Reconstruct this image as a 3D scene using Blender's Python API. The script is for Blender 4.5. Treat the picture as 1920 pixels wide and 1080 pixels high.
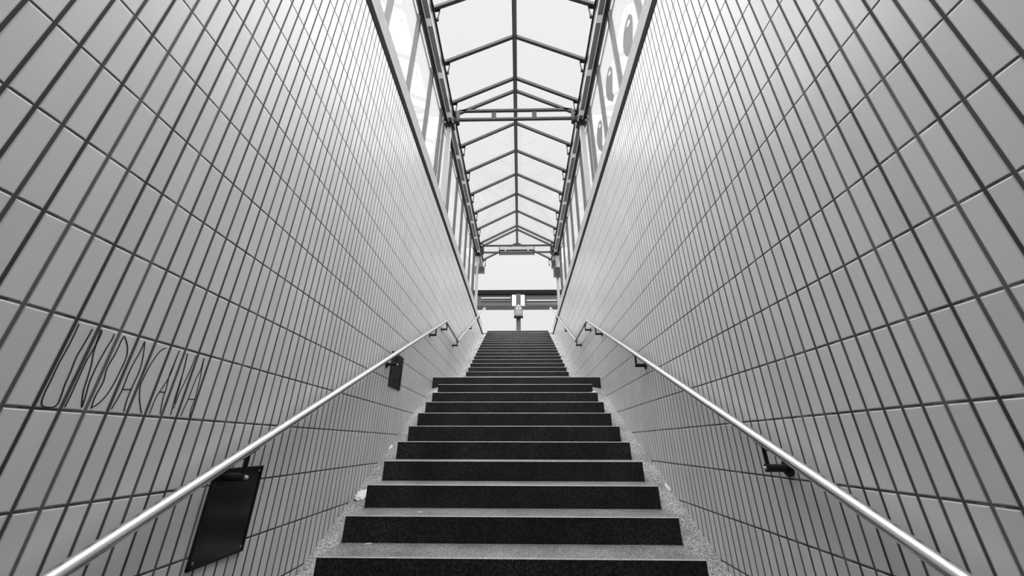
import bpy, bmesh, math, random
from mathutils import Vector, Matrix
random.seed(7)
for o in list(bpy.data.objects): bpy.data.objects.remove(o, do_unlink=True)
scene = bpy.context.scene
COL = scene.collection

# ------------------------------------------------------------------ camera
F_PX, PIT, YAW, ROL = 675.2, 0.40742, 0.02032, 0.00198
cam_data = bpy.data.cameras.new('camera'); cam = bpy.data.objects.new('camera', cam_data); COL.objects.link(cam)
cam_data.sensor_width = 36.0; cam_data.lens = F_PX * 36.0 / 1920.0
cam_data.clip_start = 0.02; cam_data.clip_end = 300
_x = Vector((math.cos(YAW), math.sin(YAW), 0)); _y = Vector((-math.sin(YAW), math.cos(YAW), 0)); _z = Vector((0, 0, 1))
_d = _y * math.cos(PIT) + _z * math.sin(PIT); _u = -_y * math.sin(PIT) + _z * math.cos(PIT)
_r = _x * math.cos(ROL) + _u * math.sin(ROL); _u2 = -_x * math.sin(ROL) + _u * math.cos(ROL)
M = Matrix((_r, _u2, -_d)).transposed().to_4x4()
cam.matrix_world = M
scene.camera = cam

# ------------------------------------------------------------------ view / sky
scene.view_settings.view_transform = 'Standard'
scene.view_settings.look = 'None'
scene.view_settings.gamma = 1
scene.view_settings.use_curve_mapping = False
scene.view_settings.exposure = 0.0
world = bpy.data.worlds.new('overcast_sky'); scene.world = world; world.use_nodes = True
wt = world.node_tree; wt.nodes.clear()
wo = wt.nodes.new('ShaderNodeOutputWorld'); wb = wt.nodes.new('ShaderNodeBackground')
tc = wt.nodes.new('ShaderNodeTexCoord'); sx = wt.nodes.new('ShaderNodeSeparateXYZ')
cr = wt.nodes.new('ShaderNodeValToRGB')
cr.color_ramp.elements[0].position = 0.0; cr.color_ramp.elements[0].color = (.80, .80, .80, 1)
cr.color_ramp.elements[1].position = 1.0; cr.color_ramp.elements[1].color = (1, 1, 1, 1)
e = cr.color_ramp.elements.new(.35); e.color = (.84, .84, .84, 1)
wm = wt.nodes.new('ShaderNodeMath'); wm.operation = 'MULTIPLY_ADD'      # overcast sky: brighter towards the zenith
wm.inputs[1].default_value = 0.26; wm.inputs[2].default_value = 0.74
mx = wt.nodes.new('ShaderNodeMath'); mx.operation = 'MAXIMUM'; mx.inputs[1].default_value = 0
wt.links.new(tc.outputs['Generated'], sx.inputs[0]); wt.links.new(sx.outputs['Z'], mx.inputs[0])
wt.links.new(mx.outputs[0], wm.inputs[0]); wt.links.new(wm.outputs[0], wb.inputs['Strength'])
wb.inputs['Color'].default_value = (1, 1, 1, 1)
wt.links.new(wb.outputs[0], wo.inputs[0])
# very soft overhead sun lamp, added as fill to brighten the tiled walls
sun_d = bpy.data.lights.new('fill_sun', 'SUN'); sun_d.energy = 10.5; sun_d.angle = math.radians(118)
sun = bpy.data.objects.new('fill_sun', sun_d); COL.objects.link(sun); sun.rotation_euler = (math.radians(12), 0, 0); sun.location = (0, 5, 12)

# ------------------------------------------------------------------ dimensions (metres, camera at the origin)
XL, XR, XC = -1.3013, 1.2079, -0.0475
TOP = 3.51
YS, ZS, G, R = 2.433, -0.5857, 0.30665, 0.15027
SXL, SXR = -1.144, 1.022
ZLAND = ZS + 10 * R
YU = 6.93
ZGND = ZLAND + 18 * R
YEND = 12.45
YTOP = YU + 17 * G

# ------------------------------------------------------------------ materials
def nm(name):
    m = bpy.data.materials.new(name); m.use_nodes = True
    nt = m.node_tree; b = nt.nodes['Principled BSDF']
    return m, nt, b
def g3(v): return (v, v, v, 1)
def plain(name, v, rough=.5, metal=0.0, spec=.5, noise=0.12, scale=30, bump=0.0):
    m, nt, b = nm(name)
    t = nt.nodes.new('ShaderNodeTexCoord'); n = nt.nodes.new('ShaderNodeTexNoise'); n.inputs['Scale'].default_value = scale
    n.inputs['Detail'].default_value = 4
    r = nt.nodes.new('ShaderNodeValToRGB')
    r.color_ramp.elements[0].position = .3; r.color_ramp.elements[1].position = .7
    r.color_ramp.elements[0].color = g3(v * (1 - noise)); r.color_ramp.elements[1].color = g3(min(1, v * (1 + noise)))
    nt.links.new(t.outputs['Object'], n.inputs['Vector']); nt.links.new(n.outputs['Fac'], r.inputs['Fac'])
    nt.links.new(r.outputs['Color'], b.inputs['Base Color'])
    b.inputs['Roughness'].default_value = rough; b.inputs['Metallic'].default_value = metal
    b.inputs['Specular IOR Level'].default_value = spec
    if bump:
        bp = nt.nodes.new('ShaderNodeBump'); bp.inputs['Strength'].default_value = bump; bp.inputs['Distance'].default_value = .002
        nt.links.new(n.outputs['Fac'], bp.inputs['Height']); nt.links.new(bp.outputs['Normal'], b.inputs['Normal'])
    return m
def math_node(nt, op, a=None, b=None, c=None):
    n = nt.nodes.new('ShaderNodeMath'); n.operation = op
    for i, v in enumerate((a, b, c)):
        if v is None: continue
        if isinstance(v, (int, float)): n.inputs[i].default_value = v
        else: nt.links.new(v, n.inputs[i])
    return n.outputs[0]
def tile_material(name, y0, z0, a=.0625, b=.25, jw=.0036):
    m, nt, bs = nm(name)
    t = nt.nodes.new('ShaderNodeTexCoord'); s = nt.nodes.new('ShaderNodeSeparateXYZ')
    nt.links.new(t.outputs['Object'], s.inputs[0])
    Y, Z = s.outputs['Y'], s.outputs['Z']
    ty = math_node(nt, 'DIVIDE', math_node(nt, 'SUBTRACT', Y, y0), a)
    tz = math_node(nt, 'DIVIDE', math_node(nt, 'SUBTRACT', Z, z0), b)
    iy = math_node(nt, 'FLOOR', ty); iz = math_node(nt, 'FLOOR', tz)
    fy = math_node(nt, 'SUBTRACT', ty, iy); fz = math_node(nt, 'SUBTRACT', tz, iz)
    dy = math_node(nt, 'MULTIPLY', math_node(nt, 'MINIMUM', fy, math_node(nt, 'SUBTRACT', 1.0, fy)), a)
    dz = math_node(nt, 'MULTIPLY', math_node(nt, 'MINIMUM', fz, math_node(nt, 'SUBTRACT', 1.0, fz)), b)
    def ss(v, lo, hi):
        mr = nt.nodes.new('ShaderNodeMapRange'); mr.interpolation_type = 'SMOOTHSTEP'
        nt.links.new(v, mr.inputs[0]); mr.inputs[1].default_value = lo; mr.inputs[2].default_value = hi
        return mr.outputs[0]
    d = math_node(nt, 'MINIMUM', math_node(nt, 'MULTIPLY', dy, .76), dz)
    mask = ss(d, jw * .75, jw * 1.25)                  # 0 in joint, 1 on tile
    hmask = ss(d, jw * .5, jw * 2.0)
    comb = nt.nodes.new('ShaderNodeCombineXYZ'); nt.links.new(iy, comb.inputs[0]); nt.links.new(iz, comb.inputs[1])
    wn = nt.nodes.new('ShaderNodeTexWhiteNoise'); wn.noise_dimensions = '3D'; nt.links.new(comb.outputs[0], wn.inputs['Vector'])
    sc = nt.nodes.new('ShaderNodeSeparateColor'); nt.links.new(wn.outputs['Color'], sc.inputs[0])
    r1, r2, r3 = sc.outputs[0], sc.outputs[1], sc.outputs[2]
    nz = nt.nodes.new('ShaderNodeTexNoise'); nz.inputs['Scale'].default_value = 1.3; nz.inputs['Detail'].default_value = 5
    nt.links.new(t.outputs['Object'], nz.inputs['Vector'])
    tone = math_node(nt, 'ADD', math_node(nt, 'MULTIPLY_ADD', r1, .06, TILE_V), math_node(nt, 'MULTIPLY_ADD', nz.outputs['Fac'], .12, -.06))
    # soft wear and dirt specks
    n2 = nt.nodes.new('ShaderNodeTexNoise'); n2.inputs['Scale'].default_value = 60; n2.inputs['Detail'].default_value = 3
    nt.links.new(t.outputs['Object'], n2.inputs['Vector'])
    speck = ss(n2.outputs['Fac'], .70, .78)
    tone = math_node(nt, 'SUBTRACT', tone, math_node(nt, 'MULTIPLY', speck, .10))
    # joint tone differs from joint to joint
    jn = nt.nodes.new('ShaderNodeTexWhiteNoise'); jn.noise_dimensions = '1D'
    nt.links.new(math_node(nt, 'ROUND', ty), jn.inputs['W'])
    jt = math_node(nt, 'MULTIPLY_ADD', math_node(nt, 'POWER', jn.outputs['Value'], 2.5), .09, .03)
    mixn = nt.nodes.new('ShaderNodeMix'); mixn.data_type = 'FLOAT'
    nt.links.new(mask, mixn.inputs[0]); nt.links.new(jt, mixn.inputs[2]); nt.links.new(tone, mixn.inputs[3])
    # the light sealant joint where the flight meets the landing
    seal = ss(math_node(nt, 'ABSOLUTE', math_node(nt, 'SUBTRACT', Y, 5.64)), .010, .014)
    mix2 = nt.nodes.new('ShaderNodeMix'); mix2.data_type = 'FLOAT'; mix2.inputs[2].default_value = .62
    nt.links.new(seal, mix2.inputs[0]); nt.links.new(mixn.outputs[0], mix2.inputs[3])
    cc = nt.nodes.new('ShaderNodeCombineColor')
    for i in range(3): nt.links.new(mix2.outputs[0], cc.inputs[i])
    nt.links.new(cc.outputs[0], bs.inputs['Base Color'])
    rg = math_node(nt, 'MULTIPLY_ADD', mask, -.50, .78)
    rg = math_node(nt, 'ADD', rg, math_node(nt, 'MULTIPLY', nz.outputs['Fac'], .10))
    nt.links.new(rg, bs.inputs['Roughness']); bs.inputs['Specular IOR Level'].default_value = .5
    # each tile sits a little out of true
    h = math_node(nt, 'MULTIPLY', hmask, .0028)
    h = math_node(nt, 'ADD', h, math_node(nt, 'MULTIPLY', math_node(nt, 'MULTIPLY', math_node(nt, 'SUBTRACT', r2, .5), fy), .0009))
    h = math_node(nt, 'ADD', h, math_node(nt, 'MULTIPLY', math_node(nt, 'MULTIPLY', math_node(nt, 'SUBTRACT', r3, .5), fz), .0022))
    bp = nt.nodes.new('ShaderNodeBump'); bp.inputs['Strength'].default_value = 1; bp.inputs['Distance'].default_value = 1
    nt.links.new(h, bp.inputs['Height']); nt.links.new(bp.outputs['Normal'], bs.inputs['Normal'])
    return m
def granite(name, lo, mid, hi, scale=260, rough=.45, spec=.5, bump=.4, wear=.25):
    m, nt, b = nm(name)
    t = nt.nodes.new('ShaderNodeTexCoord'); n = nt.nodes.new('ShaderNodeTexNoise'); n.inputs['Scale'].default_value = scale
    n.inputs['Detail'].default_value = 3; n.inputs['Roughness'].default_value = .7
    v = nt.nodes.new('ShaderNodeTexVoronoi'); v.inputs['Scale'].default_value = scale * .8
    w = nt.nodes.new('ShaderNodeTexNoise'); w.inputs['Scale'].default_value = 3.5; w.inputs['Detail'].default_value = 5
    for q in (n, v, w): nt.links.new(t.outputs['Object'], q.inputs['Vector'])
    r = nt.nodes.new('ShaderNodeValToRGB')
    r.color_ramp.elements[0].position = .36; r.color_ramp.elements[0].color = g3(lo)
    r.color_ramp.elements[1].position = .68; r.color_ramp.elements[1].color = g3(hi)
    e = r.color_ramp.elements.new(.52); e.color = g3(mid)
    f = math_node(nt, 'MULTIPLY_ADD', v.outputs['Distance'], .22, math_node(nt, 'MULTIPLY_ADD', n.outputs['Fac'], 1.0, -.06))
    nt.links.new(f, r.inputs['Fac'])
    mr = nt.nodes.new('ShaderNodeMix'); mr.data_type = 'RGBA'; mr.blend_type = 'MULTIPLY'; mr.inputs[0].default_value = 1
    wr = nt.nodes.new('ShaderNodeMapRange'); wr.inputs[1].default_value = .35; wr.inputs[2].default_value = .65
    wr.inputs[3].default_value = 1 - wear; wr.inputs[4].default_value = 1 + wear * .5
    nt.links.new(w.outputs['Fac'], wr.inputs[0])
    cc = nt.nodes.new('ShaderNodeCombineColor')
    for i in range(3): nt.links.new(wr.outputs[0], cc.inputs[i])
    nt.links.new(r.outputs[0], mr.inputs[6]); nt.links.new(cc.outputs[0], mr.inputs[7])
    nt.links.new(mr.outputs[2], b.inputs['Base Color'])
    b.inputs['Roughness'].default_value = rough; b.inputs['Specular IOR Level'].default_value = spec
    bp = nt.nodes.new('ShaderNodeBump'); bp.inputs['Strength'].default_value = bump; bp.inputs['Distance'].default_value = .0015
    nt.links.new(n.outputs['Fac'], bp.inputs['Height']); nt.links.new(bp.outputs['Normal'], b.inputs['Normal'])
    return m
def glass(name, tint, refl, trans=0.0, frost=.7):
    m = bpy.data.materials.new(name); m.use_nodes = True; nt = m.node_tree; nt.nodes.clear()
    o = nt.nodes.new('ShaderNodeOutputMaterial')
    tr = nt.nodes.new('ShaderNodeBsdfTransparent'); tr.inputs[0].default_value = g3(tint)
    gl = nt.nodes.new('ShaderNodeBsdfGlossy'); gl.inputs['Roughness'].default_value = .03; gl.inputs[0].default_value = g3(.9)
    mixs = nt.nodes.new('ShaderNodeMixShader')
    # streaks of dirt on the pane
    t = nt.nodes.new('ShaderNodeTexCoord'); mp = nt.nodes.new('ShaderNodeMapping'); mp.inputs['Scale'].default_value = (2, 3.0, .5)
    n = nt.nodes.new('ShaderNodeTexNoise'); n.inputs['Scale'].default_value = 1.5; n.inputs['Detail'].default_value = 4
    nt.links.new(t.outputs['Object'], mp.inputs[0]); nt.links.new(mp.outputs[0], n.inputs['Vector'])
    fr = nt.nodes.new('ShaderNodeFresnel'); fr.inputs[0].default_value = 1.3
    nt.links.new(math_node(nt, 'MULTIPLY', fr.outputs[0], refl), mixs.inputs[0])
    src = tr
    if trans:
        tl = nt.nodes.new('ShaderNodeBsdfTranslucent'); tl.inputs[0].default_value = g3(frost)
        m2 = nt.nodes.new('ShaderNodeMixShader')
        nt.links.new(math_node(nt, 'MULTIPLY_ADD', n.outputs['Fac'], trans * .6, trans * .7), m2.inputs[0])
        nt.links.new(tr.outputs[0], m2.inputs[1]); nt.links.new(tl.outputs[0], m2.inputs[2]); src = m2
    nt.links.new(src.outputs[0], mixs.inputs[1]); nt.links.new(gl.outputs[0], mixs.inputs[2])
    nt.links.new(mixs.outputs[0], o.inputs[0])
    return m

TILE_V = .58
tile_l = tile_material('glazed_wall_tiles_left', .73542, 1.08403)
tile_r = tile_material('glazed_wall_tiles_right', .71703, 1.10699)
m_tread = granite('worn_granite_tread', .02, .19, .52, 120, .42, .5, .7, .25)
m_riser = granite('shaded_granite_riser', .002, .009, .04, 110, .5, .25, .4, .4)  # tread granite much darkened: shade of the risers put into the colour
m_nose = plain('step_nose_glint', .5, .5, noise=.2, scale=60)  # specular line along the step edges, painted as a paler colour
m_strip = granite('speckled_granite_strip', .05, .30, .66, 105, .55, .4, 1.0, .3)
m_floor = granite('granite_landing', .07, .16, .28, 220, .45, .5, .3, .2)
m_conc = plain('concrete_curb', .42, .7, noise=.10, scale=14, bump=.4)
m_dark = plain('dark_flashing', .010, .9, spec=.1)
m_under = plain('underpass_concrete', .10, .8, scale=5)
m_ground = plain('asphalt_paving', .22, .85, scale=40)
m_steel = plain('brushed_stainless_steel', .82, .18, 1.0, noise=.04, scale=120)
m_brk = plain('dark_bracket_iron', .02, .4, .6)
m_mull = plain('grey_mullion', .06, .45, .2, noise=.1)
m_ridge = plain('grey_ridge_steel', .09, .45, .2, noise=.10, scale=25)
m_frame = plain('grey_painted_steel', .02, .45, .2, noise=.10, scale=25)
m_dframe = plain('dark_painted_steel', .014, .45, .3, noise=.15, scale=25)
m_lip = plain('pale_aluminium', .62, .4, .2, noise=.05)
m_post = plain('light_grey_painted_post', .42, .4, .0, noise=.05)
m_plate = plain('pale_cover_plate', .75, .45, .2, noise=.05)
m_tray = plain('mid_grey_cable_tray', .17, .45, .4, noise=.12)
m_sh = plain('shelter_grey_steel', .045, .6, .0, noise=.1)
m_glass = glass('clear_side_glass', .99, .08)
m_roofg = glass('milky_roof_glass', .93, .08, .02, .5)
m_hatch = plain('black_gloss_plate', .018, .2, .0, noise=.5, scale=6)
m_hframe = plain('black_frame', .02, .3, .5)
m_stick = plain('grey_vinyl', .16, .6, noise=.15, scale=9)
m_paper = plain('crumpled_white_paper', .8, .8, noise=.08, scale=50, bump=.6)
m_ink = plain('black_marker_ink', .012, .6)
m_white = plain('white_panel', .85, .5, noise=.03)
m_lampbody = plain('lamp_housing_enamel', .35, .4, noise=.05)
m_lampdiff = plain('unlit_lamp_diffuser', .09, .3, noise=.08)

# ------------------------------------------------------------------ mesh helpers
def obj(name, bm, mats, parent=None, smooth=False):
    me = bpy.data.meshes.new(name)
    bmesh.ops.recalc_face_normals(bm, faces=bm.faces[:])
    bm.to_mesh(me); bm.free()
    for m in (mats if isinstance(mats, (list, tuple)) else [mats]): me.materials.append(m)
    if smooth:
        for p in me.polygons: p.use_smooth = True
    o = bpy.data.objects.new(name, me); COL.objects.link(o)
    if parent is not None: o.parent = parent; o.matrix_parent_inverse = parent.matrix_world.inverted()
    return o
def center_origin(o):
    """move the object's origin to the middle of its base, geometry stays put"""
    vs = [v.co for v in o.data.vertices]
    c = Vector(((min(v.x for v in vs) + max(v.x for v in vs)) / 2, (min(v.y for v in vs) + max(v.y for v in vs)) / 2, min(v.z for v in vs)))
    for v in o.data.vertices: v.co -= c
    o.location = c
    return o
def empty(name, loc=(0, 0, 0)):
    o = bpy.data.objects.new(name, None); COL.objects.link(o); o.location = loc; o.empty_display_size = .1
    bpy.context.view_layer.update()
    return o
def tag(o, label=None, cat=None, group=None, kind=None):
    if label: o['label'] = label
    if cat: o['category'] = cat
    if group: o['group'] = group
    if kind: o['kind'] = kind
    return o
def add_box(bm, x0, x1, y0, y1, z0, z1, bev=0, mi=0):
    t = bmesh.new()
    vs = [t.verts.new((x, y, z)) for x in (x0, x1) for y in (y0, y1) for z in (z0, z1)]
    for f in ((0, 1, 3, 2), (4, 6, 7, 5), (0, 4, 5, 1), (2, 3, 7, 6), (0, 2, 6, 4), (1, 5, 7, 3)): t.faces.new([vs[i] for i in f])
    bmesh.ops.recalc_face_normals(t, faces=t.faces[:])
    if bev: bmesh.ops.bevel(t, geom=t.edges[:], offset=bev, segments=2, affect='EDGES', profile=.5)
    for f in t.faces: f.material_index = mi
    join(bm, t)
def join(bm, t):
    mp = {v: bm.verts.new(v.co) for v in t.verts}
    for f in t.faces:
        nf = bm.faces.new([mp[v] for v in f.verts]); nf.material_index = f.material_index; nf.smooth = f.smooth
    t.free()
def box(x0, x1, y0, y1, z0, z1, bev=0):
    bm = bmesh.new(); add_box(bm, x0, x1, y0, y1, z0, z1, bev); return bm
def add_bar(bm, p, q, w, h, up=Vector((0, 0, 1))):
    """rectangular bar from p to q, w across, h along up"""
    p, q = Vector(p), Vector(q); d = (q - p).normalized(); s = d.cross(up).normalized(); u = s.cross(d).normalized()
    vs = []
    for c in (p, q):
        for a, b in ((-1, -1), (1, -1), (1, 1), (-1, 1)): vs.append(bm.verts.new(c + s * a * w / 2 + u * b * h / 2))
    for f in ((3, 2, 1, 0), (4, 5, 6, 7), (0, 1, 5, 4), (1, 2, 6, 5), (2, 3, 7, 6), (3, 0, 4, 7)): bm.faces.new([vs[i] for i in f])
def add_tube(bm, pts, r, n=16, cap=True):
    pts = [Vector(p) for p in pts]; rings = []
    if cap and not isinstance(r, (list, tuple)):          # extra rings by the ends keep the end caps out of the tube's shading
        pts.insert(1, pts[0] + (pts[1] - pts[0]).normalized() * .001)
        pts.insert(-1, pts[-1] - (pts[-1] - pts[-2]).normalized() * .001)
    up = Vector((0, 0, 1))
    for i, p in enumerate(pts):
        a = (pts[i] - pts[i - 1]).normalized() if i else (pts[1] - pts[0]).normalized()
        b = (pts[i + 1] - pts[i]).normalized() if i < len(pts) - 1 else a
        d = (a + b).normalized(); k = 1 / max(.5, d.dot(b))
        ref = up if abs(d.dot(up)) < .95 else Vector((1, 0, 0))
        s = d.cross(ref).normalized(); u = s.cross(d).normalized()
        rr = r[i] if isinstance(r, (list, tuple)) else r
        rings.append([bm.verts.new(p + (s * math.cos(2 * math.pi * j / n) + u * math.sin(2 * math.pi * j / n) * k) * rr) for j in range(n)])
    for A, B in zip(rings, rings[1:]):
        for j in range(n):
            f = bm.faces.new((A[j], A[(j + 1) % n], B[(j + 1) % n], B[j])); f.smooth = True
    if cap: bm.faces.new(list(reversed(rings[0]))); bm.faces.new(rings[-1])
def add_prism_x(bm, poly, x0, x1):
    """poly of (y,z) extruded along x"""
    a = [bm.verts.new((x0, y, z)) for y, z in poly]; b = [bm.verts.new((x1, y, z)) for y, z in poly]
    bm.faces.new(a); bm.faces.new(list(reversed(b)))
    for i in range(len(poly)):
        j = (i + 1) % len(poly); bm.faces.new((a[j], a[i], b[i], b[j]))
def add_prism_y(bm, poly, y0, y1):
    a = [bm.verts.new((x, y0, z)) for x, z in poly]; b = [bm.verts.new((x, y1, z)) for x, z in poly]
    bm.faces.new(a); bm.faces.new(list(reversed(b)))
    for i in range(len(poly)):
        j = (i + 1) % len(poly); bm.faces.new((a[j], a[i], b[i], b[j]))
def mirror_x(x, side): return x if side < 0 else 2 * XC - x      # side -1 left, +1 right

# ------------------------------------------------------------------ setting
S = lambda o: tag(o, kind='structure')
S(obj('wall_left', box(XL - .2, XL, -3.0, YEND, -2.6, TOP), tile_l))
S(obj('wall_right', box(XR, XR + .2, -3.0, YEND, -2.6, TOP), tile_r))
for sgn, X in ((-1, XL), (1, XR)):
    # dark flashing over the tiles and pale curb above it
    x0, x1 = (X - .2, X + .006) if sgn < 0 else (X - .006, X + .2)
    S(obj('trim_1' if sgn < 0 else 'trim_2', box(x0, x1, -1.3, YEND, TOP, TOP + .115), m_dark))
    x0, x1 = (X - .2, X) if sgn < 0 else (X, X + .2)
    S(obj('trim_3' if sgn < 0 else 'trim_4', box(x0, x1, -1.3, YEND, TOP + .115, 3.87, .006), m_conc))
S(obj('ceiling', box(XL - .2, XR + .2, -9, -1.3, 2.0, 3.9), m_under))
S(obj('floor', box(XL, XR, -9, YS - 6 * G + .02, ZS - 7 * R - .2, ZS - 7 * R), m_floor))
S(obj('wall_back', box(XL - .2, XR + .2, -9.2, -9, -2.6, 2.6), m_under))
S(obj('wall_side_left', box(XL - .2, XL, -9, -3, -2.6, 2.0), m_under))
S(obj('wall_side_right', box(XR, XR + .2, -9, -3, -2.6, 2.0), m_under))
S(obj('floor_landing', box(XL, XR, YS + 11 * G, YU + .02, ZLAND - .3, ZLAND), m_floor))
S(obj('ground_far', box(-30, 30, YEND, 70, ZGND - .3, ZGND), m_ground))
S(obj('ground_left', box(-30, XL - .2, -10, YEND, ZGND - .3, ZGND), m_ground))
S(obj('ground_right', box(XR + .2, 30, -10, YEND, ZGND - .3, ZGND), m_ground))
S(obj('ground_top_step', box(XL, XR, YTOP + G, YEND, ZGND - .3, ZGND), m_floor))

# ------------------------------------------------------------------ stairs
def step_mesh(x0, x1, y, z, depth, rise):
    bm = bmesh.new()
    c = .005
    # profile with a small chamfered nose: shade painted on the riser, glint on the nose
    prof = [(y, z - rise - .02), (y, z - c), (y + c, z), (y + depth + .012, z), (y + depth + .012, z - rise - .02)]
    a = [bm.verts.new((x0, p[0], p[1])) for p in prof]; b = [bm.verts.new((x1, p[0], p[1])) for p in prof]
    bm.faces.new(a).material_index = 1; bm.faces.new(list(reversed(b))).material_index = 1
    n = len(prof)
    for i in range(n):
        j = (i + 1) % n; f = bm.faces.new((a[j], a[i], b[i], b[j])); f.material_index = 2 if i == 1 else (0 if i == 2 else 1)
    return bm
def flight(name, label, i0, i1, y0, z0, xl, xr, wide=None):
    root = empty(name, (XC, y0 + i0 * G, z0 + i0 * R - R))
    tag(root, label, 'staircase')
    for i in range(i0, i1 + 1):
        a, b = (XL + .001, XR - .001) if i == wide else (xl, xr)
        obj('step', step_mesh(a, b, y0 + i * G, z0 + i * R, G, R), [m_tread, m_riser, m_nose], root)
    for s in (-1, 1):
        xi = xl if s < 0 else xr; xo = XL + .001 if s < 0 else XR - .001
        bm = bmesh.new()
        ya = y0 + i0 * G - .02; yb = y0 + (i1 if wide else i1 + 1) * G - (0 if wide else 0)
        line = lambda y, dz: z0 - dz + (y - y0) * R / G
        if not wide: yb = y0 + i1 * G + .15
        vs = []
        for y in (ya, yb):
            for x, dz in ((xi, .135), (xo, .170)):
                vs.append(bm.verts.new((x, y, line(y, dz)))); vs.append(bm.verts.new((x, y, line(y, dz) - .25)))
        # vs: ya(xi top,bot, xo top,bot) yb(...)
        for f in ((0, 2, 6, 4), (1, 5, 7, 3), (0, 4, 5, 1), (2, 3, 7, 6), (0, 1, 3, 2), (4, 6, 7, 5)): bm.faces.new([vs[k] for k in f])
        tag(obj('side_strip', bm, m_strip, root), 'speckled granite strip beside the steps')
    return root
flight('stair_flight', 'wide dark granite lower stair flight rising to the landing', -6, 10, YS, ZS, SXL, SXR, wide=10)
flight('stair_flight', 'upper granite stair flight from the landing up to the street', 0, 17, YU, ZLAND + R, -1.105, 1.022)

# ------------------------------------------------------------------ handrails
def handrail(side):
    X = XL + .09 if side < 0 else XR - .09
    root = empty('handrail', (X, 5.7, 1.85))
    tag(root, 'bent stainless steel handrail along the %s tiled wall' % ('left' if side < 0 else 'right, graffiti-free'), 'handrail', 'tube handrails on both walls')
    root['label'] = ('bent steel tube handrail on the left tiled wall, passing above the dark plates' if side < 0
                     else 'bent steel tube handrail on the right tiled wall, with no dark plates behind it')
    sl = .4793
    zl = lambda y: 1.85 + (y - 5.66) * sl
    zu = lambda y: 1.85 + (y - 6.93) * .508
    def soft(pts):
        out = [pts[0]]
        for a, b, c in zip(pts, pts[1:], pts[2:]):
            a, b, c = Vector(a), Vector(b), Vector(c)
            p = b + (a - b).normalized() * .035; q = b + (c - b).normalized() * .035
            out += [tuple(p), tuple((p + q) / 2 * .5 + b * .5), tuple(q)]
        return out + [pts[-1]]
    path = [(X, .05, zl(.05)), (X, 5.66, 1.85), (X, 6.93, 1.85), (X, 12.0, zu(12.0)), (X, 12.32, zu(12.0))]
    bm = bmesh.new(); add_tube(bm, soft(path), .0222, 24)
    obj('rail_tube', bm, m_steel, root)
    wallx = XL if side < 0 else XR
    sgn = 1 if side < 0 else -1
    for y in ((.05, 1.71, 3.48, 5.02, 5.76, 6.84, 8.75, 10.4) if side < 0 else (.05, 1.79, 3.43, 5.05, 5.82, 6.84, 8.4, 10.2)):
        zr = zl(y) if y < 5.66 else (1.85 if y < 6.93 else zu(y))
        bm = bmesh.new()
        # arm: straight out of the wall below the tube, with a stub up to it
        ya = y + .04
        add_tube(bm, [(wallx + sgn * .004, ya, zr - .095), (X + sgn * .012, ya, zr - .095)], .0165, 14)
        add_tube(bm, [(X, ya, zr - .095), (X, ya, zr + .005)], .009, 10)
        add_bar(bm, (X, ya - .045, zr - .022), (X, ya + .045, zr - .022 + (.09 * .48 if not 5.66 < y < 6.93 else 0)), .026, .008)
        br = obj('bracket', bm, m_brk, root)
        bm = bmesh.new()
        add_tube(bm, [(wallx, ya, zr - .095), (wallx + sgn * .008, ya, zr - .095)], .036, 20)
        obj('wall_flange', bm, m_brk, br)
        bm = bmesh.new()
        add_tube(bm, [(X + sgn * .010, ya, zr - .095), (X + sgn * .022, ya, zr - .095)], [.010, .006], 10)
        tag(obj('bolt', bm, m_lip, br), 'bright bolt head')
handrail(-1); handrail(1)

# ------------------------------------------------------------------ dark plates on the left wall
def dark_plate(y0, y1, z0, z1, label):
    root = empty('wall_plate_cover', (XL, (y0 + y1) / 2, z0)); tag(root, label, 'access panel', 'dark square plates on the left wall')
    obj('panel', box(XL, XL + .006, y0 + .008, y1 - .008, z0 + .008, z1 - .008, .001), m_hatch, root)
    bm = bmesh.new()
    for a in ((y0, y1, z1 - .010, z1), (y0, y1, z0, z0 + .010), (y0, y0 + .010, z0, z1), (y1 - .010, y1, z0, z1)):
        add_box(bm, XL, XL + .011, a[0], a[1], a[2], a[3], .0015)
    obj('frame', bm, m_hframe, root)
    for yy, zz in ((y0 + .022, z0 + .022), (y1 - .022, z0 + .022), (y0 + .022, z1 - .022), (y1 - .022, z1 - .022)):
        bm = bmesh.new(); add_tube(bm, [(XL + .005, yy, zz), (XL + .010, yy, zz)], [.007, .005], 10); obj('screw', bm, m_tray, root)
dark_plate(1.69, 2.00, -.462, -.104, 'black square plate on left wall below the near end of the handrail')
dark_plate(3.63, 3.99, .522, .872, 'dark plate on left wall under the handrail, further up the lower flight')

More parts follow.
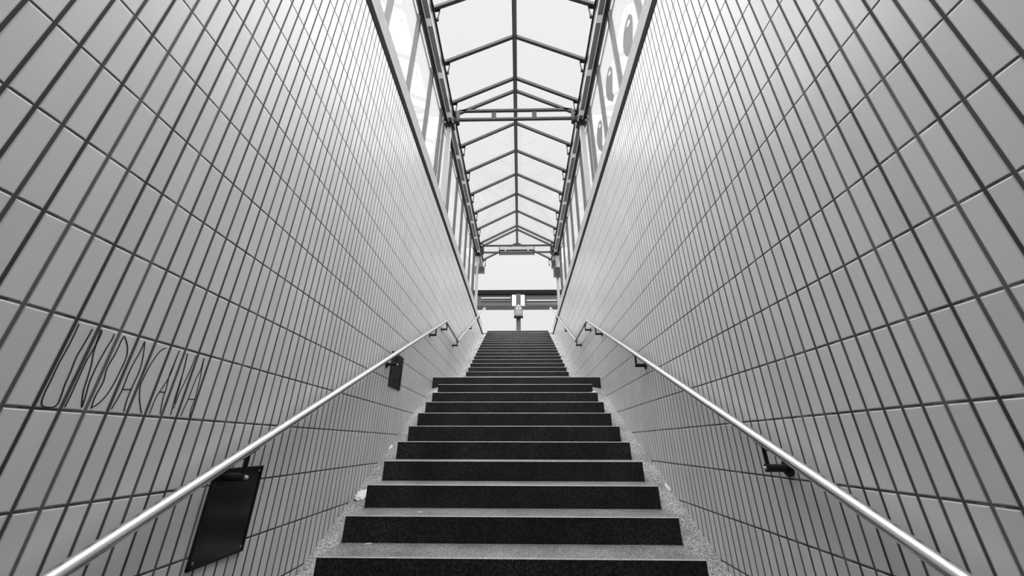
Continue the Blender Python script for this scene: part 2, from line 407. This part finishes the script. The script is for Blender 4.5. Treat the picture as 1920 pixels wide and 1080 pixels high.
# ------------------------------------------------------------------ graffiti
GR = [
 [(0.995,.322),(0.996,.293),(0.996,.252),(0.994,.204),(0.995,.157),(0.995,.125),(0.998,.102),(1.005,.091),(1.018,.089),(1.031,.092),(1.036,.103),(1.035,.122),(1.031,.155),(1.03,.188),(1.027,.231),(1.03,.267),(1.032,.298),(1.033,.318)],
 [(1.056,.093),(1.057,.13),(1.056,.181),(1.056,.231),(1.06,.274),(1.055,.32),(1.061,.312),(1.061,.278),(1.065,.248),(1.073,.217),(1.079,.176),(1.084,.139),(1.098,.096),(1.095,.129),(1.089,.166),(1.088,.207),(1.09,.244),(1.093,.277),(1.097,.303),(1.096,.321)],
 [(1.124,.095),(1.121,.129),(1.125,.175),(1.119,.216),(1.124,.262),(1.125,.304),(1.127,.321),(1.138,.311),(1.153,.288),(1.161,.257),(1.16,.214),(1.157,.17),(1.15,.136),(1.138,.111),(1.124,.097)],
 [(1.182,.098),(1.19,.152),(1.189,.222),(1.197,.291),(1.198,.322),(1.213,.272),(1.22,.228),(1.218,.17),(1.218,.128),(1.223,.094)],
 [(1.19,.16),(1.22,.164)],
 [(1.282,.32),(1.268,.311),(1.259,.292),(1.252,.267),(1.247,.241),(1.243,.197),(1.244,.174),(1.262,.129),(1.284,.093)],
 [(1.313,.093),(1.314,.146),(1.323,.181),(1.332,.211),(1.336,.238),(1.336,.281),(1.336,.325)],
 [(1.336,.325),(1.335,.274),(1.333,.234),(1.34,.184),(1.342,.149),(1.352,.096)],
 [(1.317,.168),(1.342,.171)],
 [(1.396,.095),(1.389,.148),(1.386,.21),(1.383,.263),(1.374,.321),(1.381,.273),(1.39,.2),(1.394,.136)],
 [(1.398,.117),(1.4,.175),(1.406,.22),(1.412,.272),(1.414,.323)],
 [(1.439,.093),(1.446,.154),(1.448,.188),(1.451,.241),(1.458,.277),(1.455,.321),(1.462,.278),(1.471,.226),(1.477,.164),(1.475,.123),(1.48,.092)],
 [(1.446,.158),(1.477,.16)]]
def catmull(p, n=5):
    if len(p) < 3: return p
    out = []
    for i in range(len(p) - 1):
        p0, p1, p2, p3 = p[max(0, i - 1)], p[i], p[i + 1], p[min(len(p) - 1, i + 2)]
        for k in range(n):
            t = k / n
            out.append(tuple(.5 * ((2 * p1[j]) + (-p0[j] + p2[j]) * t + (2 * p0[j] - 5 * p1[j] + 4 * p2[j] - p3[j]) * t * t + (-p0[j] + 3 * p1[j] - 3 * p2[j] + p3[j]) * t ** 3) for j in (0, 1)))
    return out + [p[-1]]
graf = empty('graffiti', (XL, 1.24, .09)); tag(graf, 'thin black handwritten capitals scrawled across the left wall tiles', 'graffiti')
for lt in ((0,), (1,), (2,), (3, 4), (5,), (6, 7, 8), (9, 10), (11, 12)):
    bm = bmesh.new()
    for st in [GR[i] for i in lt]:
        pts = [Vector((XL + .0004, y, z)) for y, z in catmull(st)]
        w = .0018
        L_, R_ = [], []
        for i, p in enumerate(pts):
            d = (pts[min(i + 1, len(pts) - 1)] - pts[max(i - 1, 0)]).normalized(); sd = Vector((0, -d.z, d.y))
            L_.append(p + sd * w); R_.append(p - sd * w)
        for i in range(len(pts) - 1):
            q = [L_[i], L_[i + 1], R_[i + 1], R_[i]]
            A = [bm.verts.new(v) for v in q]; B = [bm.verts.new(v + Vector((.0006, 0, 0))) for v in q]
            bm.faces.new(B)
            for k in range(4): bm.faces.new((A[k], A[(k + 1) % 4], B[(k + 1) % 4], B[k]))
    bmesh.ops.remove_doubles(bm, verts=bm.verts[:], dist=.00001)
    obj('letter', bm, m_ink, graf)

# ------------------------------------------------------------------ glass canopy
ZR_, ZE, PITCH = 6.70, 6.05, .557
def roof_z(x): return ZR_ - PITCH * abs(x - XC)
P1, P2 = 5.22, 10.48
PORT = [-.04, P1, P2]
RAFT = [.784, 1.625, 2.466, 3.295, 4.137, 4.938, 6.043, 6.874, 7.725, 8.563, 9.407, 10.251, 11.403]
ALL = sorted(RAFT + PORT)
YA, YB = -1.25, 11.46
can = empty('glass_canopy', (XC, P1, 3.87))
tag(can, 'long pitched glass roof on a dark steel frame with glazed sides over the stairs', 'canopy')
bm = box(XC - .040, XC + .040, YA, YB, ZR_ - .04, ZR_ + .03, .004); obj('ridge_beam', bm, m_ridge, can)
HW = 1.41
for y in ALL:
    for s in (-1, 1):
        xe = XC + s * HW
        bm = bmesh.new(); add_bar(bm, (XC, y, ZR_), (xe, y, roof_z(xe)), .048, .055)
        rf = obj('rafter', bm, m_frame, can)
        # hanger with a knob under the rafter end
        xa = XC + s * 1.125
        bm = bmesh.new()
        add_tube(bm, [(xa, y + .03, roof_z(xa)), (xa - s * .0, y + .03, roof_z(xa) - .10), (xa + s * .015, y + .03, 5.80)], .011, 8)
        add_tube(bm, [(xa + s * .012, y + .03, 5.83), (xa + s * .015, y + .03, 5.785)], .021, 10)
        add_bar(bm, (xa, y + .03, roof_z(xa) - .05), (XC + s * 1.23, y + .03, roof_z(xa) - .07), .02, .02)
        obj('hanger', bm, m_dframe, rf)
edges = [YA] + ALL + [YB]
for a, b in zip(edges, edges[1:]):
    if b - a < .03: continue
    for s in (-1, 1):
        bm = bmesh.new(); x0, x1 = XC, XC + s * (HW + .03)
        z0, z1 = ZR_ + .036, roof_z(x1) + .036
        q = [(x0, a + .003, z0), (x1, a + .003, z1), (x1, b - .003, z1), (x0, b - .003, z0)]
        A = [bm.verts.new(v) for v in q]; B = [bm.verts.new((v[0], v[1], v[2] + .008)) for v in q]
        bm.faces.new(A); bm.faces.new(list(reversed(B)))
        for k in range(4): bm.faces.new((A[k], A[(k + 1) % 4], B[(k + 1) % 4], B[k]))
        obj('roof_pane', bm, m_roofg, can)
def bx(name, s, xa, xb, y0, y1, z0, z1, mat, parent, bev=0, label=None):
    """box given by left-side x values, mirrored when s>0"""
    x0, x1 = sorted((mirror_x(xa, s), mirror_x(xb, s)))
    o = obj(name, box(x0, x1, y0, y1, z0, z1, bev), mat, parent)
    if label: o['label'] = label
    return o
GX = -1.45
for s in (-1, 1):
    eb = bx('eaves_beam', s, -1.425, -1.260, YA, YB, 5.80, 5.985, m_dframe, can)
    bx('lip', s, -1.356, -1.344, YA, YB, 5.75, 5.801, m_lip, eb, .002, 'pale aluminium lip')
    bx('lip', s, -1.272, -1.262, YA, YB, 5.75, 5.801, m_lip, eb, .002, 'pale aluminium lip')
    bx('cable_tray', s, -1.345, -1.271, YA, YB, 5.770, 5.802, m_tray, eb)
    bx('upper_rail', s, -1.261, -1.238, YA, YB, 5.955, 5.99, m_frame, eb)
    bx('gutter', s, -1.515, -1.485, YA, YB, 5.86, 5.90, m_lip, can, .01)
    bx('top_rail', s, GX - .008, GX + .008, YA, YB, 5.86, 5.90, m_tray, can)
    bx('bottom_rail', s, GX - .02, GX + .02, YA, YB, 3.868, 3.905, m_tray, can)
    for y in RAFT:
        bx('cover_plate', s, -1.345, -1.258, y - .02, y + .085, 5.742, 5.772, m_plate, eb, .003, 'pale square cover plate')
        bx('mullion', s, GX - .028, GX + .028, y - .024, y + .024, 3.90, 5.87, m_mull, can)
    pe = [YA] + ALL + [YB]
    for a, b in zip(pe, pe[1:]):
        if b - a > .06: bx('side_pane', s, GX - .004, GX + .004, a + .02, b - .02, 3.90, 5.87, m_glass, can)
    for y in PORT:
        # posts with foot plates and bolted heads
        po = bx('post', s, -1.385, -1.300, y - .045, y + .045, 3.87, 5.70, m_post, can, .006, 'pale grey painted post')
        bx('foot_plate', s, -1.42, -1.302, y - .07, y + .07, 3.868, 3.885, m_frame, po)
        bx('head_plate', s, -1.41, -1.27, y - .07, y + .07, 5.66, 5.685, m_frame, po)
        bm = bmesh.new()
        xc = mirror_x(-1.335, s)
        add_box(bm, xc - .095, xc + .095, y - .085, y + .085, 5.70, 5.90, .012)
        add_tube(bm, [(xc, y - .02, 5.685), (xc, y - .02, 5.74)], .06, 20)
        jt = obj('joint_block', bm, m_dframe, can)
        for dx, dy, dz in ((-.07, -.09, 5.74), (.07, -.09, 5.74), (-.07, -.09, 5.86), (.07, -.09, 5.86)):
            bm = bmesh.new(); add_tube(bm, [(xc + dx, y + dy + .01, dz), (xc + dx, y + dy - .012, dz)], [.016, .012], 10)
            obj('bolt', bm, m_lip, jt, True)['label'] = 'bright bolt head'
        bx('mullion', s, GX - .022, GX + .022, y - .05, y - .02, 3.90, 5.87, m_mull, can)
        # triangular gusset outside the glass, carrying the gutter
        bm = bmesh.new()
        add_prism_y(bm, [(mirror_x(a, s), z) for a, z in ((-1.47, 5.80), (-1.47, 5.40), (-1.56, 5.40), (-1.80, 5.97), (-1.53, 5.97))], y - .006, y + .006)
        gs = obj('gusset', bm, m_plate, can); gs['label'] = 'pale triangular gusset outside the glass'
        # knuckle where the tie bars start
        bm = bmesh.new()
        xk = mirror_x(-1.185, s)
        add_box(bm, xk - .035, xk + .035, y - .05, y + .05, 5.80 if y < 8 else 5.74, 6.10 if y < 8 else 6.04, .006)
        add_bar(bm, (mirror_x(-1.16, s), y, 5.86), (mirror_x(-1.28, s), y, 5.83), .05, .05)
        obj('tie_bar_end', bm, m_frame, can)
for y in PORT:
    z1, z2 = (6.13, 5.895) if y < 8 else (6.065, 5.81)
    for z in (z1, z2):
        bm = bmesh.new(); add_bar(bm, (XC - 1.135, y, z), (XC + 1.135, y, z), .048, .048); obj('tie_bar', bm, m_frame, can)
    if y < 8:
        for x in (-.475, .33):
            obj('spacer_plate', box(x - .045, x + .045, y - .012, y + .012, z2 - .01, z1 + .01, .002), m_frame, can)

# ------------------------------------------------------------------ batten lamp on the far portal
lamp = empty('batten_lamp', (XC, 10.32, 5.66)); tag(lamp, 'long unlit fluorescent batten lamp under the far end of the roof', 'lamp')
obj('housing', box(-.62, .51, 10.22, 10.42, 5.76, 5.875, .012), m_lampbody, lamp)
obj('diffuser', box(-.61, .50, 10.23, 10.41, 5.655, 5.745, .03), m_lampdiff, lamp)
obj('gasket', box(-.615, .505, 10.225, 10.415, 5.742, 5.763), m_dark, lamp)
for x in (-.42, .31):
    obj('clip', box(x - .02, x + .02, 10.205, 10.225, 5.70, 5.80, .003), m_post, lamp)
    obj('hanger', box(x - .015, x + .015, 10.40, 10.458, 5.79, 5.83), m_frame, lamp)
for x in (-.62, .51):
    obj('end_cap', box(x - .012, x + .012, 10.215, 10.425, 5.65, 5.878, .006), m_frame, lamp)

# boxes fixed to the far posts
def post_box(name, label, cat, x0, x1, y0, y1, z0, z1, mat, group=None):
    root = empty(name, ((x0 + x1) / 2, (y0 + y1) / 2, z0)); tag(root, label, cat, group)
    obj('body', box(x0, x1, y0, y1, z0, z1, .012), mat, root)
    obj('cover', box(x0 + .02, x1 - .02, y0 - .008, y0 + .002, z0 + .02, z1 - .02, .004), m_frame if mat is m_tray else m_tray, root)
    return root
post_box('loudspeaker', 'dark grey box on the far left post, on its outer side', 'loudspeaker', -1.46 + .04, -1.385, 10.42, 10.54, 5.03, 5.30, m_tray)
post_box('loudspeaker', 'dark grey box on the far left post, facing the stairs', 'loudspeaker', -1.30, -1.10, 10.40, 10.54, 5.05, 5.27, m_tray)
post_box('loudspeaker', 'small dark box high on the far right post, above the pale box', 'loudspeaker', 1.06, 1.205, 10.40, 10.52, 5.20, 5.48, m_tray)
post_box('junction_box', 'pale grey box on the front of the far right post', 'junction box', 1.11, 1.33, 10.33, 10.435, 4.85, 5.19, m_tray)

# ------------------------------------------------------------------ stickers on the right glass
SX = mirror_x(GX, 1) - .004
def sticker(outline, hole, label):
    bm = bmesh.new()
    o = catmull(outline + [outline[0]], 4)[:-1]; h = catmull(hole + [hole[0]], 3)[:-1]
    def loop(pts, x):
        vs = [bm.verts.new((x, y, z)) for y, z in pts]
        return vs, [bm.edges.new((vs[i], vs[(i + 1) % len(vs)])) for i in range(len(vs))]
    v1, e1 = loop(o, SX); v2, e2 = loop(h, SX)
    bmesh.ops.triangle_fill(bm, use_beauty=True, edges=e1 + e2)
    r = bmesh.ops.extrude_face_region(bm, geom=bm.faces[:])
    bmesh.ops.translate(bm, verts=[v for v in r['geom'] if isinstance(v, bmesh.types.BMVert)], vec=(-.0015, 0, 0))
    ob = obj('glass_sticker', bm, m_stick); center_origin(ob)
    return tag(ob, label, 'sticker', 'grey stickers on the right-hand glass')
BASE_O = [(3.558,5.051),(3.66,5.10),(3.76,5.095),(3.845,5.03),(3.893,4.916),(3.88,4.80),(3.84,4.69),(3.757,4.578),(3.685,4.471),(3.6,4.464),(3.586,4.496),(3.63,4.57),(3.592,4.673),(3.528,4.811),(3.512,4.930)]
BASE_H = [(3.600,5.020),(3.690,5.040),(3.660,4.972),(3.580,4.940)]
for dy, dz, lab in ((-.86, -.30, 'grey oval sticker on the right glass, nearest and largest in view'),
                    (0, 0, 'grey oval sticker on the right glass, middle one with a small foot'),
                    (.78, -.19, 'grey oval sticker on the right glass beside the middle post, furthest')):
    sticker([(y + dy, z + dz) for y, z in BASE_O], [(y + dy, z + dz) for y, z in BASE_H], lab)

# ------------------------------------------------------------------ street canopy far beyond the top step
YF = 20.0
sh = empty('street_shelter', (0, YF, ZGND)); tag(sh, 'dark flat shelter roof on a central post beyond the top of the stairs', 'shelter')
obj('fascia', box(-3.0, 2.9, YF - .1, YF + .1, 8.20, 8.47, .01), m_dark, sh)
obj('roof_slab', box(-3.0, 2.9, YF, YF + 2.6, 8.16, 8.40, .01), m_frame, sh)
obj('soffit_beam', box(-3.0, 2.9, YF + .02, YF + .30, 7.60, 8.18, .01), m_sh, sh)
obj('lower_beam', box(-3.0, 2.9, YF - .06, YF + .20, 7.46, 7.62, .01), m_sh, sh)
bm = box(-.155, .105, YF - .12, YF + .10, ZGND, 8.2, .02); obj('post', bm, m_sh, sh)
for (a, b, z) in ((-2.25, -.48, 7.97), (.46, 2.25, 7.80)):
    bm = bmesh.new(); add_tube(bm, [(a, YF - .02, z), (b, YF - .02, z)], .045, 12); obj('tube', bm, m_post, sh)['label'] = 'pale metal tube under the shelter roof'
    bm = bmesh.new(); add_tube(bm, [(a, YF - .02, z - .17), (b, YF - .02, z - .17)], .025, 12); obj('conduit', bm, m_tray, sh)
for x0, x1 in ((-.40, -.165), (.115, .345)):
    obj('white_panel', box(x0, x1, YF - .16, YF - .10, 7.42, 8.12, .01), m_white, sh)['label'] = 'white panel beside the post head'
obj('cross_plate', box(-.66, .62, YF - .14, YF - .06, 7.33, 7.43, .008), m_frame, sh)
sg = empty('warning_box', (-.02, YF - .2, 6.70)); tag(sg, 'grey house-shaped box with a triangle emblem on the shelter post', 'sign')
bm = bmesh.new(); add_prism_y(bm, [(-.275, 6.72), (.225, 6.72), (.225, 7.18), (.08, 7.42), (-.13, 7.42), (-.275, 7.18)], YF - .34, YF - .13)
obj('case', bm, m_ridge, sg)
bm = bmesh.new()
def ring_tri(c, r, w, y0, y1):
    P = [(c[0] + r * math.cos(a), c[1] + r * math.sin(a)) for a in (math.pi / 2, math.pi * 7 / 6, math.pi * 11 / 6)]
    for i in range(3):
        p, q = P[i], P[(i + 1) % 3]
        add_bar(bm, (p[0], (y0 + y1) / 2, p[1]), (q[0], (y0 + y1) / 2, q[1]), y1 - y0, w, Vector((0, 0, 1)) if abs(p[1] - q[1]) < .01 else Vector((1, 0, 0)))
ring_tri((-.02, 7.26), .16, .03, YF - .352, YF - .338)
obj('triangle_emblem', bm, m_white, sg)['label'] = 'white outlined triangle'
obj('face_panel', box(-.21, .16, YF - .352, YF - .338, 6.80, 7.12, .004), m_tray, sg)
obj('base_edge', box(-.285, .235, YF - .355, YF - .12, 6.66, 6.73, .004), m_dark, sg)

# ------------------------------------------------------------------ litter
def strip_z(y, x, y0=YS, z0=ZS, xi=SXL, xo=XL):
    t = (x - xi) / (xo - xi); return z0 - (.135 + .035 * t) + (y - y0) * R / G
def crumple(name, x, y, z, sx, sy, sz, label, cat, group='white litter on the stairs', tilt=0):
    bm = bmesh.new(); bmesh.ops.create_icosphere(bm, subdivisions=3, radius=1)
    rnd = random.Random(hash((round(x, 3), round(y, 3))) & 0xffff)
    for v in bm.verts:
        k = .62 + .5 * rnd.random(); v.co = Vector((v.co.x * sx * k, v.co.y * sy * k, max(-.5, v.co.z) * sz * k))
        v.co.z += v.co.y * tilt
    mz = min(v.co.z for v in bm.verts)
    for v in bm.verts: v.co += Vector((x, y, z))
    ob = obj(name, bm, m_paper); center_origin(ob)
    return tag(ob, label, cat, group)
sl = R / G
rz = lambda y, x: strip_z(y, x, xi=SXR, xo=XR)
crumple('paper_scrap', -1.222, 3.17, strip_z(3.17, -1.222) + .006, .055, .06, .016, 'large crumpled white paper on the left granite strip', 'litter', tilt=sl)
crumple('paper_scrap', -1.280, 3.88, strip_z(3.88, -1.28) + .006, .014, .04, .012, 'small white scrap against the left wall, above the large crumpled paper', 'litter', tilt=sl)
crumple('paper_scrap', -1.115, 4.93, ZS + 8 * R + .002, .025, .02, .030, 'white scrap on the left end of a tread just below the landing', 'litter')
crumple('paper_scrap', 1.182, 3.30, rz(3.30, 1.182) + .006, .012, .045, .012, 'white scrap against the right wall on the granite strip', 'litter', tilt=sl)
crumple('paper_scrap', .985, 4.93, ZS + 8 * R + .002, .040, .02, .022, 'white scrap on the right end of a tread just below the landing', 'litter')
crumple('paper_scrap', 1.038, 2.82, rz(2.82, 1.038) + .006, .010, .012, .012, 'tiny white scrap low on the right granite strip beside the steps', 'litter', tilt=sl)
def butt(x, y, z, a, label):
    bm = bmesh.new(); d = Vector((math.cos(a), math.sin(a), 0)) * .018; c = Vector((x, y, z + .0042))
    add_tube(bm, [c - d, c + d], .004, 8)
    ob = obj('cigarette_butt', bm, m_paper); center_origin(ob); tag(ob, label, 'cigarette butt')
butt(-.955, 2.70, ZS, .5, 'white cigarette butt on the lowest fully visible tread')
butt(-.678, 2.84, ZS + R, .2, 'pale cigarette butt on the second visible tread')
